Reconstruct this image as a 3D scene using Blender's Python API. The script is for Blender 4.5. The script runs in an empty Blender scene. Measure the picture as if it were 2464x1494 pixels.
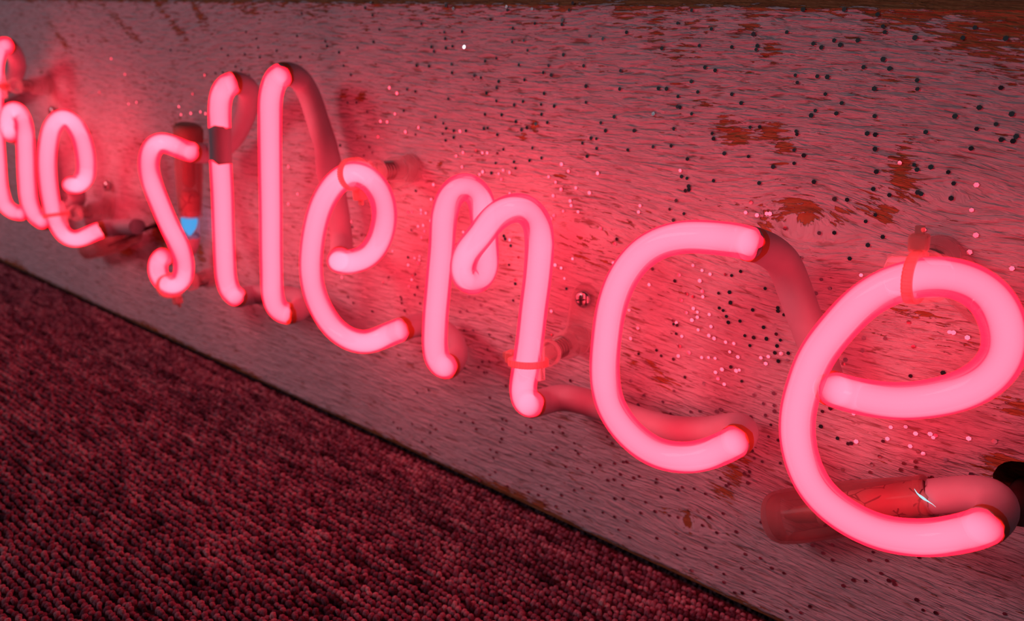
import bpy, bmesh, math, random
import numpy as np
from mathutils import Vector, Matrix, Quaternion

random.seed(7); RNG = np.random.default_rng(11)
S = bpy.context.scene
COL = S.collection
MM = 0.001

# ------------------------------------------------------------------ camera
# world: X runs along the lettering, Y goes into the board (front face y = 0), Z is up (carpet top z = 0)
FPX, CX, CY = 1850.0, 1232.0, 747.0            # focal length / centre in photograph pixels
CAM_D, CAM_Z = 0.246, 0.1868                    # distance from the board, height over the carpet
def _rot():
    a = np.array([-1380.0 - CX, -15.0 - CY]); b0 = 880.0 - CX
    by = (-(a[0] * b0) - FPX * FPX) / a[1]
    X = -np.array([a[0], a[1], FPX]); X /= np.linalg.norm(X)
    D = np.array([b0, by, FPX]); D /= np.linalg.norm(D)
    return np.array([X, np.cross(X, D), -D])    # rows: world axes in camera coordinates
ROT = _rot()
CAMP = np.array([0.0, -CAM_D, CAM_Z])
cd = bpy.data.cameras.new('camera'); cam = bpy.data.objects.new('camera', cd); COL.objects.link(cam)
cd.sensor_width = 36.0; cd.lens = FPX / 2464.0 * 36.0
cd.clip_start = 0.01; cd.clip_end = 50
cx_w, cy_w, cz_w = ROT @ np.array([1., 0, 0]), ROT @ np.array([0, -1., 0]), ROT @ np.array([0, 0, -1.])
M = Matrix.Identity(4)
for i in range(3):
    M[i][0], M[i][1], M[i][2], M[i][3] = cx_w[i], cy_w[i], cz_w[i], CAMP[i]
cam.matrix_world = M
cd.dof.use_dof = True; cd.dof.focus_distance = 0.225; cd.dof.aperture_fstop = 14.0
S.camera = cam

# ------------------------------------------------------------------ world, room light, exposure
w = bpy.data.worlds.new('world'); S.world = w; w.use_nodes = True
w.node_tree.nodes['Background'].inputs[0].default_value = (0.9, 0.85, 0.95, 1)
w.node_tree.nodes['Background'].inputs[1].default_value = 0.018
def area(name, loc, rot, size, energy, color):
    l = bpy.data.lights.new(name, 'AREA'); l.shape = 'SQUARE'; l.size = size; l.energy = energy; l.color = color
    o = bpy.data.objects.new(name, l); COL.objects.link(o); o.location = loc; o.rotation_euler = rot
    return o
lamp = area('room_light', (-1.8, -2.0, 1.0), (0, 0, 0), 0.8, 9.6, (1.0, 0.76, 0.84))
lamp.rotation_euler = (Vector((-0.3, 0, 0.1)) - lamp.location).to_track_quat('-Z', 'Y').to_euler()
vs = S.view_settings
vs.view_transform = 'Standard'; vs.look = 'None'; vs.exposure = 0.0; vs.gamma = 1.0; vs.use_curve_mapping = False
S.cycles.transparent_max_bounces = 24
S.cycles.max_bounces = 5; S.cycles.diffuse_bounces = 3; S.cycles.glossy_bounces = 3; S.cycles.transmission_bounces = 4; S.cycles.volume_bounces = 0
GLOW = 6.6          # red radiance of the tube glass

# ------------------------------------------------------------------ helpers
def at(px, py, h=0.0):
    """world point (m) that stands h millimetres in front of the board"""
    r = ROT @ np.array([(px - CX) / FPX, (py - CY) / FPX, 1.0])
    return CAMP + r * ((CAM_D - h * MM) / r[1])

def link(o, parent=None):
    COL.objects.link(o)
    if parent is not None:
        o.parent = parent
        o.matrix_parent_inverse = parent.matrix_world.inverted()
    return o
def mesh(name, verts, faces, mat, parent=None, smooth=True):
    me = bpy.data.meshes.new(name)
    me.from_pydata([tuple(v) for v in verts], [], faces); me.update()
    if smooth: me.polygons.foreach_set('use_smooth', [True] * len(me.polygons))
    if mat is not None: me.materials.append(mat)
    return link(bpy.data.objects.new(name, me), parent)
def from_bm(name, bm, mat, parent=None, smooth=True):
    me = bpy.data.meshes.new(name); bm.to_mesh(me); bm.free()
    if smooth: me.polygons.foreach_set('use_smooth', [True] * len(me.polygons))
    me.materials.append(mat)
    return link(bpy.data.objects.new(name, me), parent)
def thing(name, label, cat, loc=(0, 0, 0), group=None):
    o = bpy.data.objects.new(name, None); COL.objects.link(o); o.location = loc
    o.empty_display_size = 0.01; o['label'] = label; o['category'] = cat
    if group: o['group'] = group
    bpy.context.view_layer.update()
    return o
def tag(o, label, cat=None, group=None, kind=None):
    o['label'] = label
    if cat: o['category'] = cat
    if group: o['group'] = group
    if kind: o['kind'] = kind
    return o

# ---- materials
def mat_new(name):
    m = bpy.data.materials.new(name); m.use_nodes = True
    nt = m.node_tree; nt.nodes.clear()
    out = nt.nodes.new('ShaderNodeOutputMaterial')
    return m, nt, out
def N(nt, t, **kw):
    n = nt.nodes.new(t)
    for k, v in kw.items():
        if k.startswith('_'): setattr(n, k[1:], v)
        else: n.inputs[k].default_value = v
    return n
def L(nt, a, b): nt.links.new(a, b)
def principled(name, col, rough=0.5, metal=0.0, spec=0.5):
    m, nt, out = mat_new(name)
    b = N(nt, 'ShaderNodeBsdfPrincipled'); b.inputs['Base Color'].default_value = (*col, 1)
    b.inputs['Roughness'].default_value = rough; b.inputs['Metallic'].default_value = metal
    b.inputs['Specular IOR Level'].default_value = spec
    L(nt, b.outputs[0], out.inputs[0]); return m
def math_n(nt, op, a, b=None, clamp=False):
    n = nt.nodes.new('ShaderNodeMath'); n.operation = op; n.use_clamp = clamp
    for i, v in enumerate((a, b)):
        if v is None: continue
        if isinstance(v, (int, float)): n.inputs[i].default_value = v
        else: nt.links.new(v, n.inputs[i])
    return n.outputs[0]
def ramp(nt, fac, stops):
    r = nt.nodes.new('ShaderNodeValToRGB'); e = r.color_ramp.elements
    while len(e) < len(stops): e.new(0.5)
    for el, (p, c) in zip(e, stops): el.position = p; el.color = (*c, 1)
    nt.links.new(fac, r.inputs[0]); return r.outputs[0]

def glow_layer(name, col, solid, coat):
    """self-lit layer of the neon tube: part clear, part glowing, with a thin glass gloss"""
    m, nt, out = mat_new(name)
    em = N(nt, 'ShaderNodeEmission'); em.inputs[0].default_value = (*col, 1); em.inputs[1].default_value = 1.0
    last = em.outputs[0]
    if solid < 1:
        tr = N(nt, 'ShaderNodeBsdfTransparent'); tr.inputs[0].default_value = (1, 0.9, 0.92, 1)
        mx = N(nt, 'ShaderNodeMixShader'); mx.inputs[0].default_value = solid
        L(nt, tr.outputs[0], mx.inputs[1]); L(nt, last, mx.inputs[2]); last = mx.outputs[0]
    if coat:
        gl = N(nt, 'ShaderNodeBsdfGlossy'); gl.inputs['Roughness'].default_value = 0.06
        fr = N(nt, 'ShaderNodeFresnel'); fr.inputs[0].default_value = 1.45
        f2 = math_n(nt, 'MULTIPLY', fr.outputs[0], 0.35)
        mx = N(nt, 'ShaderNodeMixShader'); L(nt, f2, mx.inputs[0])
        L(nt, last, mx.inputs[1]); L(nt, gl.outputs[0], mx.inputs[2]); last = mx.outputs[0]
    L(nt, last, out.inputs[0]); return m
def clear_plastic(name, tint, solid=0.35, rough=0.12, dif=(0.75, 0.7, 0.7)):
    m, nt, out = mat_new(name)
    tr = N(nt, 'ShaderNodeBsdfTransparent'); tr.inputs[0].default_value = (*tint, 1)
    b = N(nt, 'ShaderNodeBsdfPrincipled'); b.inputs['Base Color'].default_value = (*dif, 1); b.inputs['Roughness'].default_value = rough
    tl = N(nt, 'ShaderNodeBsdfTranslucent'); tl.inputs[0].default_value = (*dif, 1)
    m2 = N(nt, 'ShaderNodeMixShader'); m2.inputs[0].default_value = 0.4
    L(nt, b.outputs[0], m2.inputs[1]); L(nt, tl.outputs[0], m2.inputs[2])
    fr = N(nt, 'ShaderNodeFresnel'); fr.inputs[0].default_value = 1.4
    fac = math_n(nt, 'ADD', math_n(nt, 'MULTIPLY', fr.outputs[0], 0.6), solid, clamp=True)
    mx = N(nt, 'ShaderNodeMixShader'); L(nt, fac, mx.inputs[0])
    L(nt, tr.outputs[0], mx.inputs[1]); L(nt, m2.outputs[0], mx.inputs[2])
    L(nt, mx.outputs[0], out.inputs[0]); return m
def translucent_plastic(name, col):
    m, nt, out = mat_new(name)
    b = N(nt, 'ShaderNodeBsdfPrincipled'); b.inputs['Base Color'].default_value = (*col, 1); b.inputs['Roughness'].default_value = 0.35
    tl = N(nt, 'ShaderNodeBsdfTranslucent'); tl.inputs[0].default_value = (*col, 1)
    mx = N(nt, 'ShaderNodeMixShader'); mx.inputs[0].default_value = 0.5
    L(nt, b.outputs[0], mx.inputs[1]); L(nt, tl.outputs[0], mx.inputs[2]); L(nt, mx.outputs[0], out.inputs[0]); return m

M_SHELL = glow_layer('neon_glass', (GLOW, 0.034, 0.135), 0.58, True)
def gas_mat():
    """the lit gas column inside the glass: an even glow with a little self-absorption"""
    m, nt, out = mat_new('neon_gas')
    em = N(nt, 'ShaderNodeEmission'); em.inputs[0].default_value = (1.0, 0.58, 0.83, 1); em.inputs[1].default_value = 228.0
    ab = N(nt, 'ShaderNodeVolumeAbsorption'); ab.inputs['Color'].default_value = (0, 0, 0, 1); ab.inputs['Density'].default_value = 105.0
    ad = N(nt, 'ShaderNodeAddShader'); L(nt, em.outputs[0], ad.inputs[0]); L(nt, ab.outputs[0], ad.inputs[1])
    L(nt, ad.outputs[0], out.inputs['Volume']); return m
M_CORE = gas_mat()
M_BLUE = glow_layer('blue_discharge', (0.02, 0.42, 0.95), 1.0, False)
M_GLINT = glow_layer('white_glint', (0.55, 0.85, 0.95), 1.0, False)
M_CLEAR = clear_plastic('clear_plastic', (1.0, 0.95, 0.95), 0.10, dif=(0.92, 0.85, 0.87))
M_BOOT = clear_plastic('boot_plastic', (1.0, 0.85, 0.85), 0.14, dif=(0.72, 0.52, 0.52))
M_GLASS = clear_plastic('plain_glass', (0.96, 0.93, 0.93), 0.08, 0.05)
M_TIE = clear_plastic('nylon_tie', (0.96, 0.62, 0.60), 0.50, 0.3, (0.92, 0.66, 0.64))
M_SPRING = principled('spring_wire', (0.35, 0.25, 0.25), 0.3, 0.6)
M_STEEL = principled('screw_steel', (0.55, 0.53, 0.55), 0.22, 1.0)
M_DARK = principled('recess_shade', (0.03, 0.025, 0.03), 0.6)
M_WIRE = principled('dark_cable', (0.05, 0.03, 0.03), 0.5)
M_CAP = principled('brown_cap', (0.26, 0.13, 0.10), 0.6)
M_ELEC = principled('electrode_shell', (0.30, 0.17, 0.15), 0.4, 0.2)

def paint_mat(name, col, crack=False):
    m, nt, out = mat_new(name)
    tc = N(nt, 'ShaderNodeTexCoord')
    nz = N(nt, 'ShaderNodeTexNoise'); nz.inputs['Scale'].default_value = 90; nz.inputs['Detail'].default_value = 5
    L(nt, tc.outputs['Object'], nz.inputs['Vector'])
    c = ramp(nt, nz.outputs[0], [(0.3, tuple(x * 0.86 for x in col)), (0.7, col)])
    b = N(nt, 'ShaderNodeBsdfPrincipled'); b.inputs['Roughness'].default_value = 0.55
    n2 = N(nt, 'ShaderNodeTexNoise'); n2.inputs['Scale'].default_value = 700; n2.inputs['Detail'].default_value = 3
    L(nt, tc.outputs['Object'], n2.inputs['Vector'])
    hgt = n2.outputs[0]
    if crack:
        vo = N(nt, 'ShaderNodeTexVoronoi', _feature='DISTANCE_TO_EDGE'); vo.inputs['Scale'].default_value = 170
        L(nt, tc.outputs['Object'], vo.inputs['Vector'])
        n3 = N(nt, 'ShaderNodeTexNoise'); n3.inputs['Scale'].default_value = 120
        L(nt, tc.outputs['Object'], n3.inputs['Vector'])
        lim = math_n(nt, 'MULTIPLY', math_n(nt, 'GREATER_THAN', n3.outputs[0], 0.47), 0.035)
        ln = math_n(nt, 'LESS_THAN', vo.outputs[0], lim)
        mx = N(nt, 'ShaderNodeMix', _data_type='RGBA'); L(nt, ln, mx.inputs[0]); L(nt, c, mx.inputs[6])
        mx.inputs[7].default_value = (0.10, 0.02, 0.03, 1); c = mx.outputs[2]
    L(nt, c, b.inputs['Base Color'])
    bp = N(nt, 'ShaderNodeBump'); bp.inputs['Strength'].default_value = 0.12; bp.inputs['Distance'].default_value = 0.0004
    L(nt, hgt, bp.inputs['Height']); L(nt, bp.outputs[0], b.inputs['Normal'])
    L(nt, b.outputs[0], out.inputs[0]); return m
M_PAINT = paint_mat('blockout_paint', (0.52, 0.42, 0.49))
M_CRACK = paint_mat('crackled_coating', (0.52, 0.36, 0.36), True)
M_FRINGE = translucent_plastic('thin_paint_light_leak', (0.72, 0.22, 0.09))  # thin paint edge; orange of light leaking through put into the colour

# ------------------------------------------------------------------ the board
TOPZ = at(800, -7)[2]
BX0, BX1, BZ0, BZ1 = -1.10, 0.32, 0.0006, TOPZ
THICK = 0.022
HOLES = [(at(2447, 1166), 0.0062), (at(384, 548), 0.0040)]
KNOTS = [  # pixel position, ring radius (mm), x stretch
    (at(1935, 545), 11.0, 1.5), (at(1662, 1262), 8.0, 1.8), (at(2300, 470), 5.0, 1.5), (at(1420, 560), 7.0, 2.4)]

def board_mat():
    m, nt, out = mat_new('whitewashed_wood')
    g = N(nt, 'ShaderNodeAttribute', _attribute_name='grain')      # x along, y across the grain, in mm
    wear = N(nt, 'ShaderNodeAttribute', _attribute_name='wear')
    def stretch(sx, sy, off=0.0):
        mp = N(nt, 'ShaderNodeMapping'); mp.inputs['Scale'].default_value = (1 / sx, 1 / sy, 1)
        mp.inputs['Location'].default_value = (off, off * 1.7, off)
        L(nt, g.outputs['Vector'], mp.inputs['Vector']); return mp.outputs[0]
    def noise(v, detail=2.0, rough=0.5, dist=0.0):
        n = N(nt, 'ShaderNodeTexNoise'); n.inputs['Scale'].default_value = 1.0
        n.inputs['Detail'].default_value = detail; n.inputs['Roughness'].default_value = rough; n.inputs['Distortion'].default_value = dist
        L(nt, v, n.inputs['Vector']); return n.outputs[0]
    ridge = noise(stretch(9.0, 1.35), 3.0, 0.58, 0.5)
    fine = noise(stretch(2.2, 0.42, 5), 2.0, 0.5, 0.2)
    clump = noise(stretch(34, 11, 9), 3.0, 0.55, 0.6)
    streak = noise(stretch(7.0, 1.0, 3), 4.0, 0.65, 0.4)
    # exposed wood: streaky, in clumps, and where the board is worn
    s = math_n(nt, 'ADD', math_n(nt, 'MULTIPLY', streak, 1.35), math_n(nt, 'MULTIPLY', clump, 0.55))
    s = math_n(nt, 'ADD', s, math_n(nt, 'MULTIPLY', wear.outputs['Fac'], 0.55))
    mask = N(nt, 'ShaderNodeMapRange'); mask.interpolation_type = 'SMOOTHSTEP'
    mask.inputs['From Min'].default_value = 1.165; mask.inputs['From Max'].default_value = 1.235
    L(nt, s, mask.inputs['Value'])
    # thin dark furrows between the ridges
    fur = N(nt, 'ShaderNodeMapRange'); fur.interpolation_type = 'SMOOTHSTEP'
    fur.inputs['From Min'].default_value = 0.45; fur.inputs['From Max'].default_value = 0.33
    L(nt, ridge, fur.inputs['Value'])
    pv = noise(stretch(16, 4.5, 21), 4.0, 0.6)
    paint = ramp(nt, pv, [(0.25, (0.60, 0.54, 0.58)), (0.5, (0.72, 0.66, 0.72)), (0.75, (0.78, 0.73, 0.78))])
    wv = noise(stretch(12, 1.1, 31), 3.0, 0.6)
    wood = ramp(nt, wv, [(0.3, (0.32, 0.115, 0.050)), (0.55, (0.47, 0.190, 0.080)), (0.75, (0.60, 0.29, 0.14))])
    c1 = N(nt, 'ShaderNodeMix', _data_type='RGBA'); calm = N(nt, 'ShaderNodeMapRange'); calm.interpolation_type = 'SMOOTHSTEP'
    calm.inputs['From Min'].default_value = 0.38; calm.inputs['From Max'].default_value = 0.60
    L(nt, noise(stretch(40, 16, 55), 2.0, 0.5, 0.5), calm.inputs['Value'])
    L(nt, math_n(nt, 'MULTIPLY', fur.outputs[0], math_n(nt, 'ADD', math_n(nt, 'MULTIPLY', calm.outputs[0], 0.65), 0.25)), c1.inputs[0])
    L(nt, paint, c1.inputs[6]); c1.inputs[7].default_value = (0.32, 0.17, 0.15, 1)
    c2 = N(nt, 'ShaderNodeMix', _data_type='RGBA'); L(nt, mask.outputs[0], c2.inputs[0])
    L(nt, c1.outputs[2], c2.inputs[6]); L(nt, wood, c2.inputs[7])
    hgt = math_n(nt, 'ADD', math_n(nt, 'ADD', ridge, math_n(nt, 'MULTIPLY', noise(stretch(17, 3.0, 41), 2.0, 0.5, 0.3), 0.8)), math_n(nt, 'MULTIPLY', fine, 0.16))
    hgt = math_n(nt, 'SUBTRACT', hgt, math_n(nt, 'MULTIPLY', mask.outputs[0], 0.22))
    bp = N(nt, 'ShaderNodeBump'); bp.inputs['Strength'].default_value = 1.0; bp.inputs['Distance'].default_value = 0.0017
    L(nt, hgt, bp.inputs['Height'])
    b = N(nt, 'ShaderNodeBsdfPrincipled'); b.inputs['Roughness'].default_value = 0.62
    b.inputs['Specular IOR Level'].default_value = 0.25
    L(nt, c2.outputs[2], b.inputs['Base Color']); L(nt, bp.outputs[0], b.inputs['Normal'])
    L(nt, b.outputs[0], out.inputs[0]); return m
M_BOARD = board_mat()

def blob(P, c, rx, rz, ang=0.0):
    dx, dz = (P[:, 0] - c[0]) / MM, (P[:, 2] - c[2]) / MM
    ca, sa = math.cos(ang), math.sin(ang)
    u, v = dx * ca + dz * sa, -dx * sa + dz * ca
    return np.exp(-((u / rx) ** 2 + (v / rz) ** 2))

def build_board():
    root = thing('sign_board', 'long whitewashed wooden board with worn raised grain standing on the carpet', 'board', (-0.3, 0.011, 0))
    step = 0.0025
    xs = np.arange(BX0, BX1 + 1e-6, step); nx = len(xs)
    nz = int(round((BZ1 - BZ0) / step)) + 1
    zs = np.linspace(BZ0, BZ1, nz)
    XX, ZZ = np.meshgrid(xs, zs)
    P = np.stack([XX.ravel(), np.zeros(nx * nz), ZZ.ravel()], 1)
    # rounded arris at the long edges
    for edge in (BZ0, BZ1):
        d = np.abs(P[:, 2] - edge)
        k = d < 1e-9
        P[k, 1] = 0.0012
    idx = lambda i, j: j * nx + i
    dead = set(); rims = []
    zstep = zs[1] - zs[0]
    for c, r in HOLES:
        ci = int(round((c[0] - BX0) / step)); cj = int(round((c[2] - BZ0) / zstep))
        n = 6
        c0 = P[idx(ci, cj)].copy()
        k0 = 2
        def ring(k):
            out = []
            for i in range(-k, k): out.append((i, -k))
            for j in range(-k, k): out.append((k, j))
            for i in range(k, -k, -1): out.append((i, k))
            for j in range(k, -k, -1): out.append((-k, j))
            return out
        for k in range(k0, n):
            t = (k - k0) / (n - k0)
            for (i, j) in ring(k):
                q = P[idx(ci + i, cj + j)]
                ang = math.atan2(j, i)
                circ = np.array([c0[0] + (r + 0.001 * (k - k0)) * math.cos(ang), 0, c0[2] + (r + 0.001 * (k - k0)) * math.sin(ang)])
                P[idx(ci + i, cj + j)] = circ * (1 - t) + q * t
        for i in range(-k0, k0):
            for j in range(-k0, k0): dead.add((ci + i, cj + j))
        rims.append(([idx(ci + i, cj + j) for (i, j) in ring(k0)], c0, r))
    faces = []
    for j in range(nz - 1):
        for i in range(nx - 1):
            if (i, j) in dead: continue
            a = idx(i, j); faces.append((a, a + 1, a + 1 + nx, a + nx))
    verts = P.tolist()
    for rim, c0, r in rims:                         # bore of each hole
        base = len(verts); m = len(rim)
        for d in (0.0015, THICK - 0.002):
            for v in rim: verts.append([verts[v][0], d, verts[v][2]])
        rows = [rim, list(range(base, base + m)), list(range(base + m, base + 2 * m))]
        for a, b in zip(rows[:-1], rows[1:]):
            for q in range(m): faces.append((a[q], b[q], b[(q + 1) % m], a[(q + 1) % m]))
        faces.append(tuple(rows[2]))
    # sides and back
    b0 = len(verts)
    for (x, z) in ((BX0, BZ0), (BX1, BZ0), (BX1, BZ1), (BX0, BZ1)): verts.append([x, THICK, z])
    bl = [idx(i, 0) for i in range(nx)]; tl = [idx(i, nz - 1) for i in range(nx)]
    ll = [idx(0, j) for j in range(nz)]; rl = [idx(nx - 1, j) for j in range(nz)]
    faces.append(tuple(bl[::-1] + [b0, b0 + 1])); faces.append(tuple(tl + [b0 + 2, b0 + 3]))
    faces.append(tuple(ll + [b0 + 3, b0])); faces.append(tuple(rl[::-1] + [b0 + 1, b0 + 2])); faces.append((b0, b0 + 3, b0 + 2, b0 + 1))
    o = mesh('plank', verts, faces, M_BOARD, root, smooth=False)
    V = np.array(verts)
    # grain flow: lines bend round the knots, and sweep gently across the board
    u = V[:, 0] / MM; v = V[:, 2] / MM + V[:, 1] / MM * 0.6
    vv = v + 3.0 * np.sin(u / 95.0 + 0.6) + 1.6 * np.sin(u / 41.0 + v / 30.0)
    for c, R, sx in KNOTS:
        dx, dz = (u - c[0] / MM) / sx, (v - c[2] / MM)
        r2 = dx * dx + dz * dz
        vv = vv - dz * R * R / (r2 + 0.8 * R * R) * 0.80
    vv += -0.10 * (u + 190) * np.exp(-((u + 185) / 60) ** 2 - ((v - 118) / 26) ** 2)
    at_g = o.data.attributes.new('grain', 'FLOAT_VECTOR', 'POINT')
    at_g.data.foreach_set('vector', np.stack([u, vv, np.zeros_like(u)], 1).ravel().astype(np.float32))
    W = np.zeros(len(V))
    def wearpx(px, py, rx, rz, a, ang=0.0):
        nonlocal W
        W = np.maximum(W, a * blob(V, at(px, py), rx, rz, ang))
    for t in [(1745, 290, 3.2, 1.8, .9), (1772, 325, 4.5, 2.6, .95), (1850, 320, 3.6, 2.2, .85), (1885, 365, 2.6, 4, .8), (1700, 250, 4, 2, .6),
              (1930, 508, 9, 4.0, .72), (1850, 540, 3, 5, .65), (2020, 520, 5, 3, .6), (2128, 515, 3.5, 4, .9), (2165, 430, 2.2, 6, .85), (2100, 490, 6, 5, .55),
              (870, 232, 3.2, 2.2, .95), (826, 228, 2.2, 3.0, .9), (985, 242, 5, 1.4, .7), (860, 330, 3, 2, .6), (970, 328, 4, 1.2, .6), (1062, 393, 2.2, 1.3, .8), (1235, 412, 2.0, 1.2, .8),
              (1285, 305, 2.2, 2.2, .7), (1260, 330, 2.0, 1.5, .6), (1350, 425, 4, 2, .5),
              (2250, 10, 20, 7, .9), (2420, 50, 16, 11, .85), (2160, 420, 2.0, 5, .7, 0.5), (2185, 455, 2.0, 5, .6, 0.5), (2330, 30, 30, 6, .55), (1500, 30, 9, 5, .7), (1580, 60, 5, 6, .55), (1800, 55, 6, 4, .6), (1640, 150, 4, 7, .4), (1850, 130, 5, 7, .4),
              (1430, 590, 12, 9, .42), (1390, 540, 10, 8, .35), (1500, 640, 6, 5, .4),
              (1740, 1185, 5, 4, .75), (1655, 1250, 2.4, 4.5, .75), (1770, 1150, 4, 4, .7), (1780, 1100, 6, 4, .45),
              (2440, 1130, 9, 4, .9), (2460, 980, 7, 3, .7), (2200, 750, 9, 2, .45), (2300, 960, 9, 2, .4), (2080, 770, 6, 3, .4),
              (300, 600, 14, 6, .8), (385, 560, 12, 12, .9), (480, 600, 6, 8, .75), (440, 310, 10, 5, .7),
              (1560, 880, 8, 2.5, .35), (1600, 920, 6, 2.5, .45), (1690, 1000, 7, 2, .4)]:
        wearpx(*t)
    for (x0, y0, x1, y1) in [(250, 10, 330, 95), (380, 15, 440, 85), (470, 15, 500, 70), (120, 60, 160, 110), (560, 0, 620, 30), (1480, 0, 1560, 60), (2150, 20, 2300, 110), (2300, 80, 2464, 190)]:
        for t in np.linspace(0, 1, 6): wearpx(x0 + (x1 - x0) * t, y0 + (y1 - y0) * t, 7, 3.5, .52, -0.5)
    u_e = V[:, 0] / MM
    edge_n = 0.5 + 0.5 * np.sin(u_e / 23.0) * np.sin(u_e / 57.0 + 1.0)
    W = np.maximum(W, (0.35 + 0.75 * edge_n) * np.clip(1 - (V[:, 2] - BZ0) / (0.0065 * (0.25 + edge_n)), 0, 1))
    W = np.maximum(W, 1.0 * np.clip(1.6 - (BZ1 - V[:, 2]) / 0.0022, 0, 1))
    W = np.maximum(W, 0.35 * np.clip(1.0 - (BZ1 - V[:, 2]) / 0.016, 0, 1) * (V[:, 0] > -0.35))
    W[V[:, 1] > 0.001] = 1.0
    at_w = o.data.attributes.new('wear', 'FLOAT', 'POINT')
    at_w.data.foreach_set('value', W.astype(np.float32))
    return root
board = build_board()

# ------------------------------------------------------------------ room shell: floor under the carpet, wall behind the board
def shell():
    m, nt, out = mat_new('plain_wall')
    b = N(nt, 'ShaderNodeBsdfPrincipled'); b.inputs['Roughness'].default_value = 0.9
    nz = N(nt, 'ShaderNodeTexNoise'); nz.inputs['Scale'].default_value = 40
    L(nt, ramp(nt, nz.outputs[0], [(0.3, (0.30, 0.28, 0.27)), (0.7, (0.34, 0.32, 0.31))]), b.inputs['Base Color'])
    L(nt, b.outputs[0], out.inputs[0])
    v = [(-2.2, 0.026, -0.004), (1.6, 0.026, -0.004), (1.6, 0.026, 2.5), (-2.2, 0.026, 2.5)]
    v += [(x, 0.126, z) for x, y, z in v]
    fc = [(0, 1, 2, 3), (7, 6, 5, 4), (0, 4, 5, 1), (1, 5, 6, 2), (2, 6, 7, 3), (3, 7, 4, 0)]
    o = mesh('wall_back', v, fc, m, None, False); tag(o, 'plain grey wall behind the sign board', kind='structure')
    m, nt, out = mat_new('carpet_backing')
    tc = N(nt, 'ShaderNodeTexCoord')
    mp = N(nt, 'ShaderNodeMapping'); mp.inputs['Scale'].default_value = (500, 360, 1); L(nt, tc.outputs['Object'], mp.inputs[0])
    vo = N(nt, 'ShaderNodeTexVoronoi'); vo.inputs['Scale'].default_value = 1.0; L(nt, mp.outputs[0], vo.inputs['Vector'])
    b = N(nt, 'ShaderNodeBsdfPrincipled'); b.inputs['Roughness'].default_value = 1.0
    L(nt, ramp(nt, vo.outputs['Distance'], [(0.1, (0.16, 0.085, 0.115)), (0.7, (0.05, 0.02, 0.032))]), b.inputs['Base Color'])
    bp = N(nt, 'ShaderNodeBump'); bp.inputs['Strength'].default_value = 1.0; bp.inputs['Distance'].default_value = 0.0015; bp.invert = True
    L(nt, vo.outputs['Distance'], bp.inputs['Height']); L(nt, bp.outputs[0], b.inputs['Normal'])
    L(nt, b.outputs[0], out.inputs[0])
    v = [(-2.2, -2.6, -0.0026), (1.6, -2.6, -0.0026), (1.6, 0.026, -0.0026), (-2.2, 0.026, -0.0026)]
    v += [(x, y, -0.05) for x, y, z in v]
    o = mesh('floor', v, [(0, 1, 2, 3), (7, 6, 5, 4), (0, 4, 5, 1), (1, 5, 6, 2), (2, 6, 7, 3), (3, 7, 4, 0)], m, None, False)
    tag(o, 'carpet backing under the dark red loop pile', kind='structure')
shell()

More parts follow.
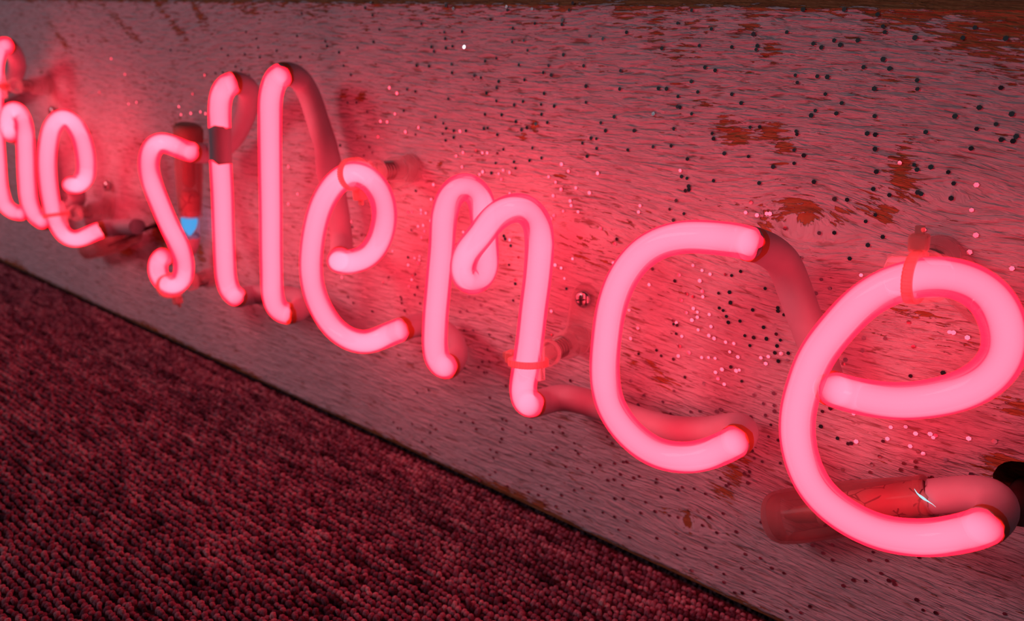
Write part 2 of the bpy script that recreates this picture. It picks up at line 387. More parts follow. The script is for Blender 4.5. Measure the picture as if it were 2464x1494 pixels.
# ------------------------------------------------------------------ carpet pile: rows of yarn loops
def carpet():
    m, nt, out = mat_new('carpet_yarn')
    at_ = N(nt, 'ShaderNodeAttribute', _attribute_name='yarn')
    tc = N(nt, 'ShaderNodeTexCoord')
    n1 = N(nt, 'ShaderNodeTexNoise'); n1.inputs['Scale'].default_value = 2600; n1.inputs['Detail'].default_value = 2
    L(nt, tc.outputs['Object'], n1.inputs['Vector'])
    c = ramp(nt, at_.outputs['Fac'], [(0.0, (0.08, 0.03, 0.05)), (0.35, (0.40, 0.18, 0.25)), (0.65, (0.72, 0.42, 0.48)), (1.0, (0.88, 0.62, 0.62))])
    mx = N(nt, 'ShaderNodeMix', _data_type='RGBA', _blend_type='MULTIPLY'); mx.inputs[0].default_value = 0.55
    L(nt, c, mx.inputs[6]); L(nt, ramp(nt, n1.outputs[0], [(0.3, (0.45, 0.45, 0.45)), (0.7, (1.15, 1.15, 1.15))]), mx.inputs[7])
    b = N(nt, 'ShaderNodeBsdfPrincipled'); b.inputs['Roughness'].default_value = 0.95; b.inputs['Specular IOR Level'].default_value = 0.1
    b.inputs['Sheen Weight'].default_value = 0.0
    L(nt, mx.outputs[2], b.inputs['Base Color'])
    bp = N(nt, 'ShaderNodeBump'); bp.inputs['Strength'].default_value = 1.0; bp.inputs['Distance'].default_value = 0.0005
    L(nt, n1.outputs[0], bp.inputs['Height']); L(nt, bp.outputs[0], b.inputs['Normal'])
    L(nt, b.outputs[0], out.inputs[0])
    # one loop: an arch of yarn, 6 stations x 6 sides
    ns, nr = 6, 6
    base = []
    for s in range(ns):
        a = math.pi * s / (ns - 1)
        cx, cz = -0.52 * math.cos(a), 1.62 * math.sin(a)
        tx, tz = 0.52 * math.sin(a), 1.62 * math.cos(a)
        l = math.hypot(tx, tz); tx /= l; tz /= l
        nxv, nzv = -tz, tx
        r = 0.66 + 0.14 * math.sin(a)
        for k in range(nr):
            t = 2 * math.pi * k / nr
            base.append((cx + nxv * r * math.cos(t), r * 1.34 * math.sin(t), cz + nzv * r * math.cos(t)))
    base = np.array(base)
    fb = []
    for s in range(ns - 1):
        for k in range(nr): fb.append((s * nr + k, (s + 1) * nr + k, (s + 1) * nr + (k + 1) % nr, s * nr + (k + 1) % nr))
    fb = np.array(fb)
    px, py = 2.15, 2.9
    pts = []
    for j in range(int(270 / py)):
        y = -1.5 - j * py
        x0 = -1080; x1 = 120
        # keep the loops to what the camera and a step beside it can see
        xl = max(x0, -1080 + 1.9 * max(0.0, -y - 40)); xr = x1 if y > -60 else 40
        nn = int((xr - xl) / px)
        if nn <= 0: continue
        x = xl + (np.arange(nn) + 0.5 * (j % 2)) * px
        pts.append(np.stack([x, np.full(nn, y), np.full(nn, j)], 1))
    Pn = np.concatenate(pts); n = len(Pn)
    row = Pn[:, 2].astype(int)
    # heathered yarn: random runs along every row
    val = np.zeros(n)
    for j in np.unique(row):
        k = np.where(row == j)[0]; m_ = len(k)
        r1 = RNG.normal(size=m_ + 40)
        a = np.convolve(r1, np.ones(5) / 5, 'same')[:m_] * 2.0
        b_ = np.convolve(RNG.normal(size=m_ + 40), np.ones(17) / 17, 'same')[:m_] * 3.0
        val[k] = a * 0.5 + b_ * 0.35 + RNG.normal(size=m_) * 0.30
    val = np.clip(0.34 + 0.25 * val, 0.0, 1.0)
    xy = Pn[:, :2] + RNG.normal(size=(n, 2)) * np.array([0.26, 0.27])
    sc = 1 + RNG.normal(size=(n, 3)) * np.array([0.10, 0.13, 0.16]); sc = np.clip(sc, 0.65, 1.45)
    yaw = RNG.normal(size=n) * 0.42 + 0.15
    lean = RNG.normal(size=n) * 0.22
    V = base[None] * sc[:, None, :]
    V[..., 1] += V[..., 2] * lean[:, None]
    ca, sa = np.cos(yaw)[:, None], np.sin(yaw)[:, None]
    X = V[..., 0] * ca - V[..., 1] * sa + xy[:, :1]; Y = V[..., 0] * sa + V[..., 1] * ca + xy[:, 1:]
    Z = V[..., 2] - 2.75
    # nothing pokes through the board, and loops under its edge are pressed down
    under = Y > -0.4; Z = np.where(under, np.minimum(Z, -0.15), Z)
    vv = np.stack([X, Y, Z], -1).reshape(-1, 3) * MM
    ff = (fb[None] + (np.arange(n) * len(base))[:, None, None]).reshape(-1, 4)
    me = bpy.data.meshes.new('carpet_pile')
    me.vertices.add(len(vv)); me.vertices.foreach_set('co', vv.astype(np.float32).ravel())
    me.loops.add(ff.size); me.loops.foreach_set('vertex_index', ff.astype(np.int32).ravel())
    me.polygons.add(len(ff)); me.polygons.foreach_set('loop_start', np.arange(0, ff.size, 4, dtype=np.int32))
    me.polygons.foreach_set('loop_total', np.full(len(ff), 4, dtype=np.int32))
    me.update(calc_edges=True); me.polygons.foreach_set('use_smooth', np.ones(len(ff), dtype=bool))
    a = me.attributes.new('yarn', 'FLOAT', 'POINT'); a.data.foreach_set('value', np.repeat(val, len(base)).astype(np.float32))
    me.materials.append(m)
    o = link(bpy.data.objects.new('carpet_pile', me))
    tag(o, 'dark maroon heathered loop pile carpet in front of the board', 'carpet', kind='stuff')
    print('carpet loops', n, 'tris', len(ff) * 2)
carpet()

# ------------------------------------------------------------------ neon tubes
R_TUBE = 4.95
def spline(pts, step=0.8, smooth=3):
    P = np.array([[*(at(p[0], p[1], p[2]) / MM)] for p in pts])
    rr = np.array([p[3] if len(p) > 3 else 1.0 for p in pts])
    n = len(P)
    ext = np.vstack([2 * P[0] - P[1], P, 2 * P[-1] - P[-2]])
    t = np.concatenate([[0], np.cumsum(np.sqrt(np.linalg.norm(np.diff(ext, axis=0), axis=1)))])
    out, rad, mark = [], [], []
    for i in range(1, n):
        p0, p1, p2, p3 = ext[i - 1:i + 3]; t0, t1, t2, t3 = t[i - 1:i + 3]
        m = max(3, int(np.linalg.norm(p2 - p1) / step))
        mark.append(len(out))
        for q in range(m):
            s = t1 + (t2 - t1) * q / m
            A1 = (t1 - s) / (t1 - t0) * p0 + (s - t0) / (t1 - t0) * p1
            A2 = (t2 - s) / (t2 - t1) * p1 + (s - t1) / (t2 - t1) * p2
            A3 = (t3 - s) / (t3 - t2) * p2 + (s - t2) / (t3 - t2) * p3
            B1 = (t2 - s) / (t2 - t0) * A1 + (s - t0) / (t2 - t0) * A2
            B2 = (t3 - s) / (t3 - t1) * A2 + (s - t1) / (t3 - t1) * A3
            out.append((t2 - s) / (t2 - t1) * B1 + (s - t1) / (t2 - t1) * B2)
            rad.append(rr[i - 1] + (rr[i] - rr[i - 1]) * q / m)
    mark.append(len(out)); out.append(P[-1]); rad.append(rr[-1])
    C = np.array(out); rad = np.array(rad)
    k = np.exp(-0.5 * (np.arange(-9, 10) / smooth) ** 2); k /= k.sum()
    pad = np.vstack([C[0] - (C[1:10] - C[0])[::-1], C, C[-1] - (C[-10:-1] - C[-1])[::-1]])
    C = np.stack([np.convolve(pad[:, d], k, 'valid') for d in range(3)], 1)
    # even spacing
    L_ = np.concatenate([[0], np.cumsum(np.linalg.norm(np.diff(C, axis=0), axis=1))])
    s = np.arange(0, L_[-1], step)
    Q = np.stack([np.interp(s, L_, C[:, d]) for d in range(3)], 1)
    return Q, np.interp(s, L_, rad), [L_[min(i, len(L_) - 1)] / step for i in mark]
def frames(Q):
    T = np.gradient(Q, axis=0); T /= np.linalg.norm(T, axis=1)[:, None]
    U = np.zeros_like(Q)
    ref = np.array([0, -1.0, 0]); u = ref - T[0] * (ref @ T[0])
    if np.linalg.norm(u) < 0.2: u = np.array([1.0, 0, 0]) - T[0] * T[0][0]
    u /= np.linalg.norm(u); U[0] = u
    for i in range(1, len(Q)):
        u = U[i - 1] - T[i] * (U[i - 1] @ T[i]); U[i] = u / np.linalg.norm(u)
    return T, U, np.cross(T, U)
def sweep(Q, rad, sides, jag0=0.0, jag1=0.0, caps=(True, True), frame=None, rng=None, slope0=(0, 0), slope1=(0, 0)):
    T, U, W = frame if frame is not None else frames(Q)
    n = len(Q); V = []
    rad = np.broadcast_to(rad, (n,))
    for i in range(n):
        for k in range(sides):
            a = 2 * math.pi * k / sides
            V.append(Q[i] + (U[i] * math.cos(a) + W[i] * math.sin(a)) * rad[i])
    V = np.array(V)
    for end, jag, sl in ((0, jag0, slope0), (n - 1, jag1, slope1)):
        if jag:
            d = (rng or RNG).normal(size=sides); d = 0.5 * d + 0.5 * np.roll(d, 1)
            for k in range(sides):
                a = 2 * math.pi * k / sides
                off = d[k] * jag + sl[0] * math.cos(a) + sl[1] * math.sin(a)
                V[end * sides + k] += T[end] * off
    F = []
    for i in range(n - 1):
        for k in range(sides):
            k2 = (k + 1) % sides
            F.append((i * sides + k, i * sides + k2, (i + 1) * sides + k2, (i + 1) * sides + k))
    if caps[0]: F.append(tuple(range(sides))[::-1])
    if caps[1]: F.append(tuple((n - 1) * sides + k for k in range(sides)))
    return V * MM, F

def tube(root, pts, segs):
    """segs: (kind, first point, last point, label)"""
    Q, rad, mark = spline(pts)
    T, U, W = frames(Q)
    K = np.gradient(T, axis=0)                      # curvature vector, points to the inside of a bend
    kk = np.exp(-0.5 * (np.arange(-12, 13) / 5.0) ** 2); kk /= kk.sum()
    K = np.stack([np.convolve(np.pad(K[:, d], 12, 'edge'), kk, 'valid') for d in range(3)], 1)
    side = np.cross(T, np.array([0, 1.0, 0])); side /= np.linalg.norm(side, axis=1)[:, None] + 1e-6
    kap = np.abs((K * side).sum(1)) / 0.8         # per mm; the bore narrows and the wall thickens in tight bends
    bend = np.clip((kap - 1 / 34.0) / (1 / 10.0 - 1 / 34.0), 0, 1)
    K[:, 1] *= 0.3
    out = np.clip(K * 7.0, -0.14, 0.14)
    for kind, a, b, label in segs:
        i0, i1 = int(round(mark[a])), int(round(mark[b]))
        i0, i1 = max(0, i0), min(len(Q) - 1, i1)
        if kind == 'glow':
            sl = slice(max(0, i0 - 2), min(len(Q), i1 + 3))
            fr = (T[sl], U[sl], W[sl]); q = Q[sl]; r = rad[sl] * R_TUBE
            v, f = sweep(q, r, 24, frame=fr)
            o = mesh('glowing_letter', v, f, M_SHELL, root); o['label'] = label
            off = -out[sl] * R_TUBE
            bd = bend[sl]
            v, f = sweep(q + off * 0.7, r * (0.81 - 0.20 * bd), 18, frame=fr); mesh('lit_gas', v, f, M_CORE, o)
        elif kind in ('paint', 'band', 'crack'):
            sl = slice(i0, i1 + 1); fr = (T[sl], U[sl], W[sl])
            mat = M_CRACK if kind == 'crack' else M_PAINT
            v, f = sweep(Q[sl], rad[sl] * R_TUBE * 1.035, 24, 0.8, 0.8, frame=fr, slope0=(0.5, 0.3), slope1=(-0.4, 0.5))
            nm = {'paint': 'blocked_out_section', 'band': 'blackout_band', 'crack': 'crackled_section'}[kind]
            o = mesh(nm, v, f, mat, root); o['label'] = label
        elif kind == 'glass':
            sl = slice(i0, i1 + 1); fr = (T[sl], U[sl], W[sl])
            v, f = sweep(Q[sl], rad[sl] * R_TUBE * 0.98, 20, frame=fr)
            o = mesh('clear_glass_end', v, f, M_GLASS, root); o['label'] = label
    # thin paint fringe at both ends, leaking light painted in as orange
    for (k0, a0, b0, _), (k1, a1, b1, _) in zip(segs[:-1], segs[1:]):
        if {'glow'} & {k0, k1} and {'paint'} & {k0, k1}:
            i = int(round(mark[b0])); d = 1 if k0 == 'glow' else -1
            lo, hi = sorted((i, i + d * 3))
            sl = slice(max(lo, 0), hi + 1); fr = (T[sl], U[sl], W[sl])
            v, f = sweep(Q[sl], rad[sl] * R_TUBE * 1.05, 24, 0.35, 0.35, caps=(False, False), frame=fr)
            mesh('paint_fringe', v, f, M_FRINGE, root)
    return Q, mark

SIL = [
    # electrode glass, painted bend, s
    (453, 350, 13), (455, 420, 13), (457, 500, 13), (459, 568, 13), (456, 590, 13), (441, 609, 14), (415, 618, 20),       # 0-6
    (392, 616, 27), (380, 634, 32), (381, 660, 34.5), (398, 683, 35), (424, 685, 35.5), (441, 664, 35), (443, 632, 35),      # 7-13
    (430, 590, 35), (406, 540, 35), (384, 488, 35), (366, 440, 35), (357, 400, 35), (364, 362, 35), (388, 343, 35),          # 14-20
    (424, 353, 33), (443, 361, 30), (459, 366, 26),                                                                        # 21-23
    (500, 368, 15), (532, 358, 13), (562, 330, 12), (586, 285, 12), (599, 242, 15), (596, 212, 21), (574, 199, 27), (554, 201, 31.5),   # 24-31
    # i
    (545, 206, 34), (533, 226, 35), (528, 262, 35), (528.5, 305, 35), (531, 388, 35), (535, 470, 35), (538, 560, 35), (541, 630, 35), (544, 670, 35),  # 32-40
    (552, 698, 33.5), (568, 715, 29),                                                                                      # 41-42
    (586, 713, 21), (610, 709, 14), (650, 709, 12), (695, 713, 12), (722, 722, 14), (727, 738, 20), (710, 752, 27),                # 43-49
    # l
    (688, 757, 31), (668, 745, 34), (657, 715, 35), (653, 640, 35), (651.5, 500, 35), (650, 380, 35), (649.5, 289, 35), (651, 235, 35), (658, 203, 34.5), (664, 189, 33.5), (675, 180, 30.5),  # 50-60
    (704, 180, 22), (724, 194, 16), (744, 228, 13), (764, 289, 12, 1.0), (787, 363, 12, 1.04), (793, 412, 12, 1.18), (803, 460, 12, 1.05), (815, 520, 12), (821, 570, 12), (822, 604, 17), (818, 622, 25),   # 61-71
    # e
    (815, 629, 31), (845, 630, 35), (884, 615, 35), (915, 572, 35), (926, 510, 35), (913, 462, 35), (886, 430, 35), (848, 418, 35), (809, 440, 35), (776, 489, 35), (756, 556, 35), (748, 632, 35),   # 72-83
    (753, 690, 35), (770, 738, 35), (798, 783, 35), (834, 812, 35), (878, 823, 35), (928, 808, 34), (946, 800, 32), (965, 793, 28.5),   # 84-91
    (1000, 782, 19), (1030, 782, 13), (1066, 797, 11), (1090, 822, 12), (1097, 850, 17), (1088, 873, 24),                        # 92-97
    # n
    (1074, 883, 30), (1055, 872, 34), (1047, 840, 35), (1047, 778, 35), (1054, 689, 35), (1062, 601, 35), (1069, 520, 35), (1084, 470, 35), (1120, 446, 34), (1152, 468, 31), (1163, 520, 27), (1168, 590, 25), (1168, 642, 25),   # 98-110
    (1155, 674, 27), (1133, 681, 30.5), (1114, 655, 35), (1122, 612, 38), (1156, 565, 39), (1190, 524, 39), (1228, 501, 39), (1266, 502, 39), (1292, 532, 38), (1298, 585, 37), (1294, 660, 36), (1284, 740, 36), (1274, 825, 36), (1264, 890, 36),  # 111-124
    (1258, 935, 35), (1264, 965, 32), (1278, 973, 27),                                                                     # 125-127
    (1308, 966, 18), (1345, 956, 13), (1400, 964, 12), (1446, 979, 12), (1521, 1007, 12), (1614, 1034, 12), (1705, 1038, 12), (1757, 1030, 13), (1782, 1030, 17), (1786, 1046, 23),   # 128-137
    # c
    (1768, 1064, 30), (1742, 1077, 33.5), (1699, 1094, 35), (1640, 1101, 35), (1581, 1090, 35), (1533, 1060, 35), (1493, 1017, 35), (1466, 968, 35), (1455, 900, 35), (1459, 813, 35), (1474, 728, 35), (1501, 663, 35), (1544, 611, 35), (1598, 580, 35), (1661, 569, 35), (1740, 574, 35), (1778, 579, 33), (1802, 586, 29.5),  # 138-155
    (1842, 598, 21), (1884, 630, 14), (1906, 680, 12), (1927, 740, 12), (1950, 800, 12), (1972, 860, 12), (1985, 905, 15), (1992, 927, 23),   # 156-163
    # e
    (2008, 937, 31), (2050, 950, 35), (2110, 961, 35), (2178, 965, 35), (2278, 951, 35), (2365, 915, 35), (2412, 862, 35), (2419, 800, 35), (2383, 716, 35), (2325, 677, 35), (2258, 664, 35), (2170, 677, 35), (2089, 717, 35), (2021, 781, 35), (1962, 861, 35), (1932, 938, 35), (1920, 990, 35), (1918, 1048, 35), (1930, 1110, 35), (1960, 1173, 35), (2007, 1222, 35), (2067, 1260, 35), (2135, 1285, 35), (2229, 1294, 35), (2300, 1286, 35), (2342, 1276, 33.5), (2368, 1266, 30),  # 164-190
    (2390, 1250, 24), (2404, 1220, 17), (2386, 1192, 12.5), (2345, 1186, 11.5), (2291, 1190, 11), (2238, 1195, 11), (2170, 1203, 11), (2060, 1220, 11), (1975, 1232, 11, 0.9),   # 191-199
]
root_sil = thing('neon_tube', 'long pink neon tube bent into the lower case word silence', 'neon sign', tuple(at(1232, 700, 20)))
q_sil, m_sil = tube(root_sil, SIL, [
    ('glass', 0, 3, 'clear glass electrode end'), ('paint', 3, 7, 'grey painted bend behind the letter s'),
    ('glow', 7, 23, 'glowing pink letter s'), ('paint', 23, 31, 'painted loop joining s and i'),
    ('glow', 31, 35, 'glowing pink dot stroke of the letter i'), ('band', 35, 36, 'dark band painted round the letter i'), ('glow', 36, 42, 'glowing pink stem of the letter i'),
    ('paint', 42, 50, 'painted link behind i and l'), ('glow', 50, 60, 'glowing pink letter l'), ('paint', 60, 71, 'painted return from the top of l'),
    ('glow', 71, 91, 'glowing pink small letter e after l'), ('paint', 91, 98, 'painted bend joining e and n'),
    ('glow', 98, 127, 'glowing pink letter n'), ('paint', 127, 138, 'painted run behind the letter c'),
    ('glow', 138, 155, 'glowing pink letter c'), ('paint', 155, 164, 'painted return from c to the last e'),
    ('glow', 164, 190, 'glowing pink big last letter e'), ('paint', 190, 196, 'painted bend behind the last e'), ('crack', 196, 199, 'cracked reddish coating near the electrode')])

THE = [
    (-186, 506, 27), (-206, 500, 33), (-220, 470, 35), (-224, 380, 35), (-224, 260, 35), (-221, 180, 35), (-213, 150, 33.5), (-200, 142, 28),      # stem of t
    (-186, 158, 19), (-200, 200, 13), (-245, 242, 13), (-274, 258, 21),
    (-265, 262, 35), (-230, 255, 35), (-196, 249, 34), (-180, 249, 28), (-165, 254, 18), (-130, 264, 12),                                     # 0-5 cross bar of t
    (-90, 262, 12), (-40, 240, 12), (5, 214, 12), (32, 186, 13), (42, 156, 17), (32, 124, 23), (16, 108, 29),             # 6-12
    (2, 112, 33), (-10, 140, 35), (-14, 200, 35), (-13, 290, 35), (-7, 380, 35), (0, 455, 35), (14, 496, 34), (34, 511, 31), (52, 513, 26),   # 13-21
    (72, 506, 19), (88, 480, 14), (92, 430, 12), (88, 370, 12), (70, 340, 14), (45, 332, 19), (24, 322, 26),                 # 22-28
    (17, 300, 32), (24, 270, 35), (42, 266, 35), (57, 296, 35), (61, 352, 35), (64, 429, 35), (70, 485, 35), (83, 518, 34), (103, 534, 29),   # 29-37
    (124, 533, 20), (150, 518, 13), (178, 494, 12), (186, 472, 16), (178, 453, 24),                                     # 38-42
    (172, 445, 30), (188, 444, 34), (206, 420, 35), (206, 375, 35), (195, 329, 35), (176, 297, 35), (151, 284, 35), (127, 305, 35), (117, 340, 35), (113, 391, 35), (117, 449, 35), (126, 500, 35), (138, 540, 35), (157, 567, 35), (184, 575, 34), (212, 566, 31), (240, 554, 26),  # 43-59
    (268, 549, 19), (300, 547, 14), (332, 545, 12, 0.95),                                                              # 60-62
]
root_the = thing('neon_tube', 'farther pink neon tube at the left edge, bent into h and e', 'neon sign', tuple(at(60, 400, 20)))
q_the, m_the = tube(root_the, THE, [
    ('glow', 0, 7, 'glowing pink stem of the letter t'), ('paint', 7, 12, 'painted link between stem and bar of t'),
    ('glow', 12, 15, 'glowing pink cross bar of the letter t'), ('paint', 15, 24, 'painted link from t to h'),
    ('glow', 24, 33, 'glowing pink tall stem of the letter h'), ('paint', 33, 40, 'painted return behind the letter h'),
    ('glow', 40, 49, 'glowing pink arch of the letter h'), ('paint', 49, 55, 'painted link from h to e'),
    ('glow', 55, 71, 'glowing pink letter e at the left'), ('paint', 71, 74, 'painted electrode end after the left e')])

# blue discharge in the electrode end and a glint painted as a self-lit strip on the crackled coating
def blue():
    q = np.array([at(455, 524, 13.5), at(455.5, 536, 13.5), at(456, 548, 13.8), at(456, 560, 14.2), at(456, 567, 14.5)]) / MM
    v, f = sweep(q, np.array([4.3, 4.2, 3.5, 1.9, 0.4]), 14); o = mesh('blue_discharge', v, f, M_BLUE, root_sil); o['label'] = 'bright blue glow inside the electrode glass'
    p = [(2200, 1176), (2207, 1187), (2214, 1193), (2222, 1199), (2228, 1203), (2236, 1208), (2244, 1213), (2252, 1220)]
    q = np.array([at(x, y, 17.2) for x, y in p]) / MM
    v, f = sweep(q, np.array([0.08, 0.22, 0.42, 0.5, 0.36, 0.2, 0.12, 0.04]) * 0.8, 8)
    o = mesh('glint_strip', v, f, M_GLINT, root_sil); o['label'] = 'white blue glint painted as a glowing strip on the cracked coating'
blue()

# ------------------------------------------------------------------ tube supports
def lathe(profile, sides=24):
    V, F = [], []
    for r, z in profile:
        for k in range(sides):
            a = 2 * math.pi * k / sides; V.append((r * math.cos(a), r * math.sin(a), z))
    n = len(profile)
    for i in range(n - 1):
        for k in range(sides):
            k2 = (k + 1) % sides; F.append((i * sides + k, i * sides + k2, (i + 1) * sides + k2, (i + 1) * sides + k))
    F.append(tuple(range(sides))[::-1]); F.append(tuple((n - 1) * sides + k for k in range(sides)))
    return np.array(V, float), F
def box(c, s, bev=0.5):
    bm = bmesh.new(); bmesh.ops.create_cube(bm, size=1.0)
    bmesh.ops.scale(bm, vec=s, verts=bm.verts); bmesh.ops.bevel(bm, geom=bm.edges[:], offset=bev, segments=2, affect='EDGES', profile=0.5)
    bmesh.ops.translate(bm, vec=c, verts=bm.verts)
    V = np.array([v.co[:] for v in bm.verts]); F = [tuple(v.index for v in f.verts) for f in bm.faces]
    bm.free(); return V, F

def support(px, py, label, h=35.0, tube_ang=90.0, base_ang=90.0, head_side=1, head_turn=0.0, tilt=0.0):
    """local mm frame: z out of the board, tube runs along `tube_ang` in the board plane"""
    foot = at(px, py, h); foot = np.array([foot[0], 0.0, foot[2]])
    root = thing('tube_support', label, 'tube support', tuple(foot), 'clear plastic tube supports holding the neon')
    EX, EY, EZ = np.array([1., 0, 0]), np.array([0, 0, 1.]), np.array([0, -1., 0])
    def place(V, ang=0.0):
        a = math.radians(ang); c, s = math.cos(a), math.sin(a)
        x = V[:, 0] * c - V[:, 1] * s; y = V[:, 0] * s + V[:, 1] * c
        return foot + (x[:, None] * EX + y[:, None] * EY + V[:, 2:3] * EZ) * MM
    # base plate: rounded strip with the post at one end and the screw at the other
    Lp, Wd, T_ = 17.0, 6.3, 2.2
    prof = []
    for k in range(13): a = math.pi / 2 + math.pi * k / 12; prof.append((Wd * math.cos(a), Wd * math.sin(a)))
    for k in range(13): a = -math.pi / 2 + math.pi * k / 12; prof.append((Lp + Wd * 0.92 * math.cos(a), Wd * 0.92 * math.sin(a)))
    n = len(prof); V = []
    for z, g in ((0.35, 1.0), (T_ - 0.5, 1.0), (T_, 0.92)):
        for (x, y) in prof:
            cx = min(max(x, 0), Lp); V.append((cx + (x - cx) * g, y * g, z))
    F = [tuple(range(n))[::-1], tuple(2 * n + k for k in range(n))]
    for i in range(2):
        for k in range(n): F.append((i * n + k, i * n + (k + 1) % n, (i + 1) * n + (k + 1) % n, (i + 1) * n + k))
    mesh('base_plate', place(np.array(V), base_ang), F, M_CLEAR, root, smooth=False)
    # screw
    a = math.radians(base_ang); sx = np.array([[Lp, 0, 0]])
    V, F = lathe([(3.5, T_), (3.45, T_ + 0.7), (2.9, T_ + 1.5), (1.8, T_ + 1.95), (0.2, T_ + 2.05)], 20)
    scr = mesh('screw', place(V + sx, base_ang), F, M_STEEL, root)
    scr['label'] = 'steel cross-head screw'
    for r in (20, 110):  # dark bars in place of a cut cross, slot shade put into their colour
        V, F = box((0, 0, T_ + 1.9), (3.9, 0.62, 0.5), 0.08)
        c_, s_ = math.cos(math.radians(r)), math.sin(math.radians(r))
        V = np.stack([V[:, 0] * c_ - V[:, 1] * s_, V[:, 0] * s_ + V[:, 1] * c_, V[:, 2]], 1)
        mesh('cross_shade_bar', place(V + sx, base_ang), F, M_DARK, scr, smooth=False)
    V, F = lathe([(6.0, T_), (5.9, 3.5), (5.4, 12.5), (5.0, 13.3), (4.1, 13.4), (4.1, 8.0), (0.3, 8.0)]); mesh('socket', place(V), F, M_CLEAR, root)
    V, F = lathe([(2.7, 8.5), (2.7, h - 13.5)]); mesh('stem', place(V), F, M_CLEAR, root)
    t = np.linspace(0, 4.6 * 2 * math.pi, 100)
    q = np.stack([3.75 * np.cos(t), 3.75 * np.sin(t), 12.2 + t / t[-1] * (h - 16.0 - 12.2)], 1)
    V, F = sweep(q, 0.42, 6); mesh('spring', place(V / MM), F, M_SPRING, root)
    V, F = lathe([(3.0, h - 15.5), (5.0, h - 15.2), (5.1, h - 11.5), (3.6, h - 9.5), (2.8, h - 7.5)]); mesh('collar', place(V), F, M_CLEAR, root)
    # cradle: saddle under the tube, tongues at both ends
    V, F = [], []
    nu, nv = 17, 13
    for lay, rr in ((0, R_TUBE + 0.25), (1, R_TUBE + 1.65)):
        for i in range(nu):
            xx = -8.2 + 16.4 * i / (nu - 1)
            half = 1.35 * math.sqrt(max(0.0, 1 - (abs(xx) / 8.3) ** 2.6)) + 0.08
            for j in range(nv):
                b = -half + 2 * half * j / (nv - 1)
                V.append((xx, rr * math.sin(b), h - rr * math.cos(b)))
    o_ = nu * nv
    for i in range(nu - 1):
        for j in range(nv - 1):
            a_ = i * nv + j; F.append((a_, a_ + 1, a_ + nv + 1, a_ + nv)); F.append((o_ + a_, o_ + a_ + nv, o_ + a_ + nv + 1, o_ + a_ + 1))
    rim = [i * nv for i in range(nu)] + [(nu - 1) * nv + j for j in range(1, nv)] + [i * nv + nv - 1 for i in range(nu - 2, -1, -1)] + [j for j in range(nv - 2, 0, -1)]
    for k in range(len(rim)):
        a_, b_ = rim[k], rim[(k + 1) % len(rim)]; F.append((a_, o_ + a_, o_ + b_, b_))
    mesh('cradle', place(np.array(V), tube_ang), F, M_CLEAR, root)
    # cable tie round tube and saddle, ribbed
    V, F = [], []
    m = 120; th = math.radians(tilt)
    for k in range(m):
        b = 2 * math.pi * k / m
        r = R_TUBE + 0.45
        cy, cz = r * math.sin(b), r * math.cos(b)
        low = max(0.0, -math.cos(b)); cy *= 1 + 0.32 * low; cz -= 2.3 * low
        rib = 0.95 + (0.16 if k % 3 else -0.12)
        nrm = np.array([math.sin(b), math.cos(b)])
        for (wx, out) in ((-1.2, 0.0), (1.2, 0.0), (1.2, rib), (-1.2, rib)):
            y_, z_ = cy + nrm[0] * out, cz + nrm[1] * out
            V.append((wx + math.tan(th) * z_ * 0.6, y_, h + z_))
    for k in range(m):
        k2 = (k + 1) % m
        for c in range(4): F.append((k * 4 + c, k2 * 4 + c, k2 * 4 + (c + 1) % 4, k * 4 + (c + 1) % 4))
    tie = mesh('cable_tie', place(np.array(V), tube_ang), F, M_TIE, root, smooth=False)
    V, F = box((0, 0, 0), (4.6, 4.4, 4.2), 0.7)
    c_, s_ = math.cos(math.radians(head_turn)), math.sin(math.radians(head_turn))
    V = np.stack([V[:, 0], V[:, 1] * c_ - V[:, 2] * s_, V[:, 1] * s_ + V[:, 2] * c_], 1) + np.array([[0.0, head_side * (R_TUBE + 3.6) * c_, h - 3.0 + (R_TUBE + 3.6) * s_ * 1.0]])
    mesh('tie_head', place(V, tube_ang), F, M_TIE, tie, smooth=False)
    V, F = box((0, 0, 0), (2.3, 2.6, 1.1), 0.25)
    mesh('tie_tail', place(V + np.array([[0, head_side * (R_TUBE + 6.6), h - 3.2 + (R_TUBE + 3.6) * s_]]), tube_ang), F, M_TIE, tie, smooth=False)
    return root
support(-14, 205, 'clear support behind the tall h stem at the left edge', 35, 88, -80, -1)
support(131, 518, 'clear tube support under the left e of the farther word', 35, 105, 75, 1)
support(405, 688, 'clear tube support at the bottom curve of the letter s', 35, 20, 60, -1)
support(846, 419, 'clear tube support at the top of the small e after l', 35, 10, 203, -1)
support(1266, 872, 'clear tube support with visible screw on the right leg of n', 36, 97, 86, 1, tilt=12)
support(2200, 669, 'clear tube support on top of the big last e', 35, 8, -40, 1, tilt=-10)

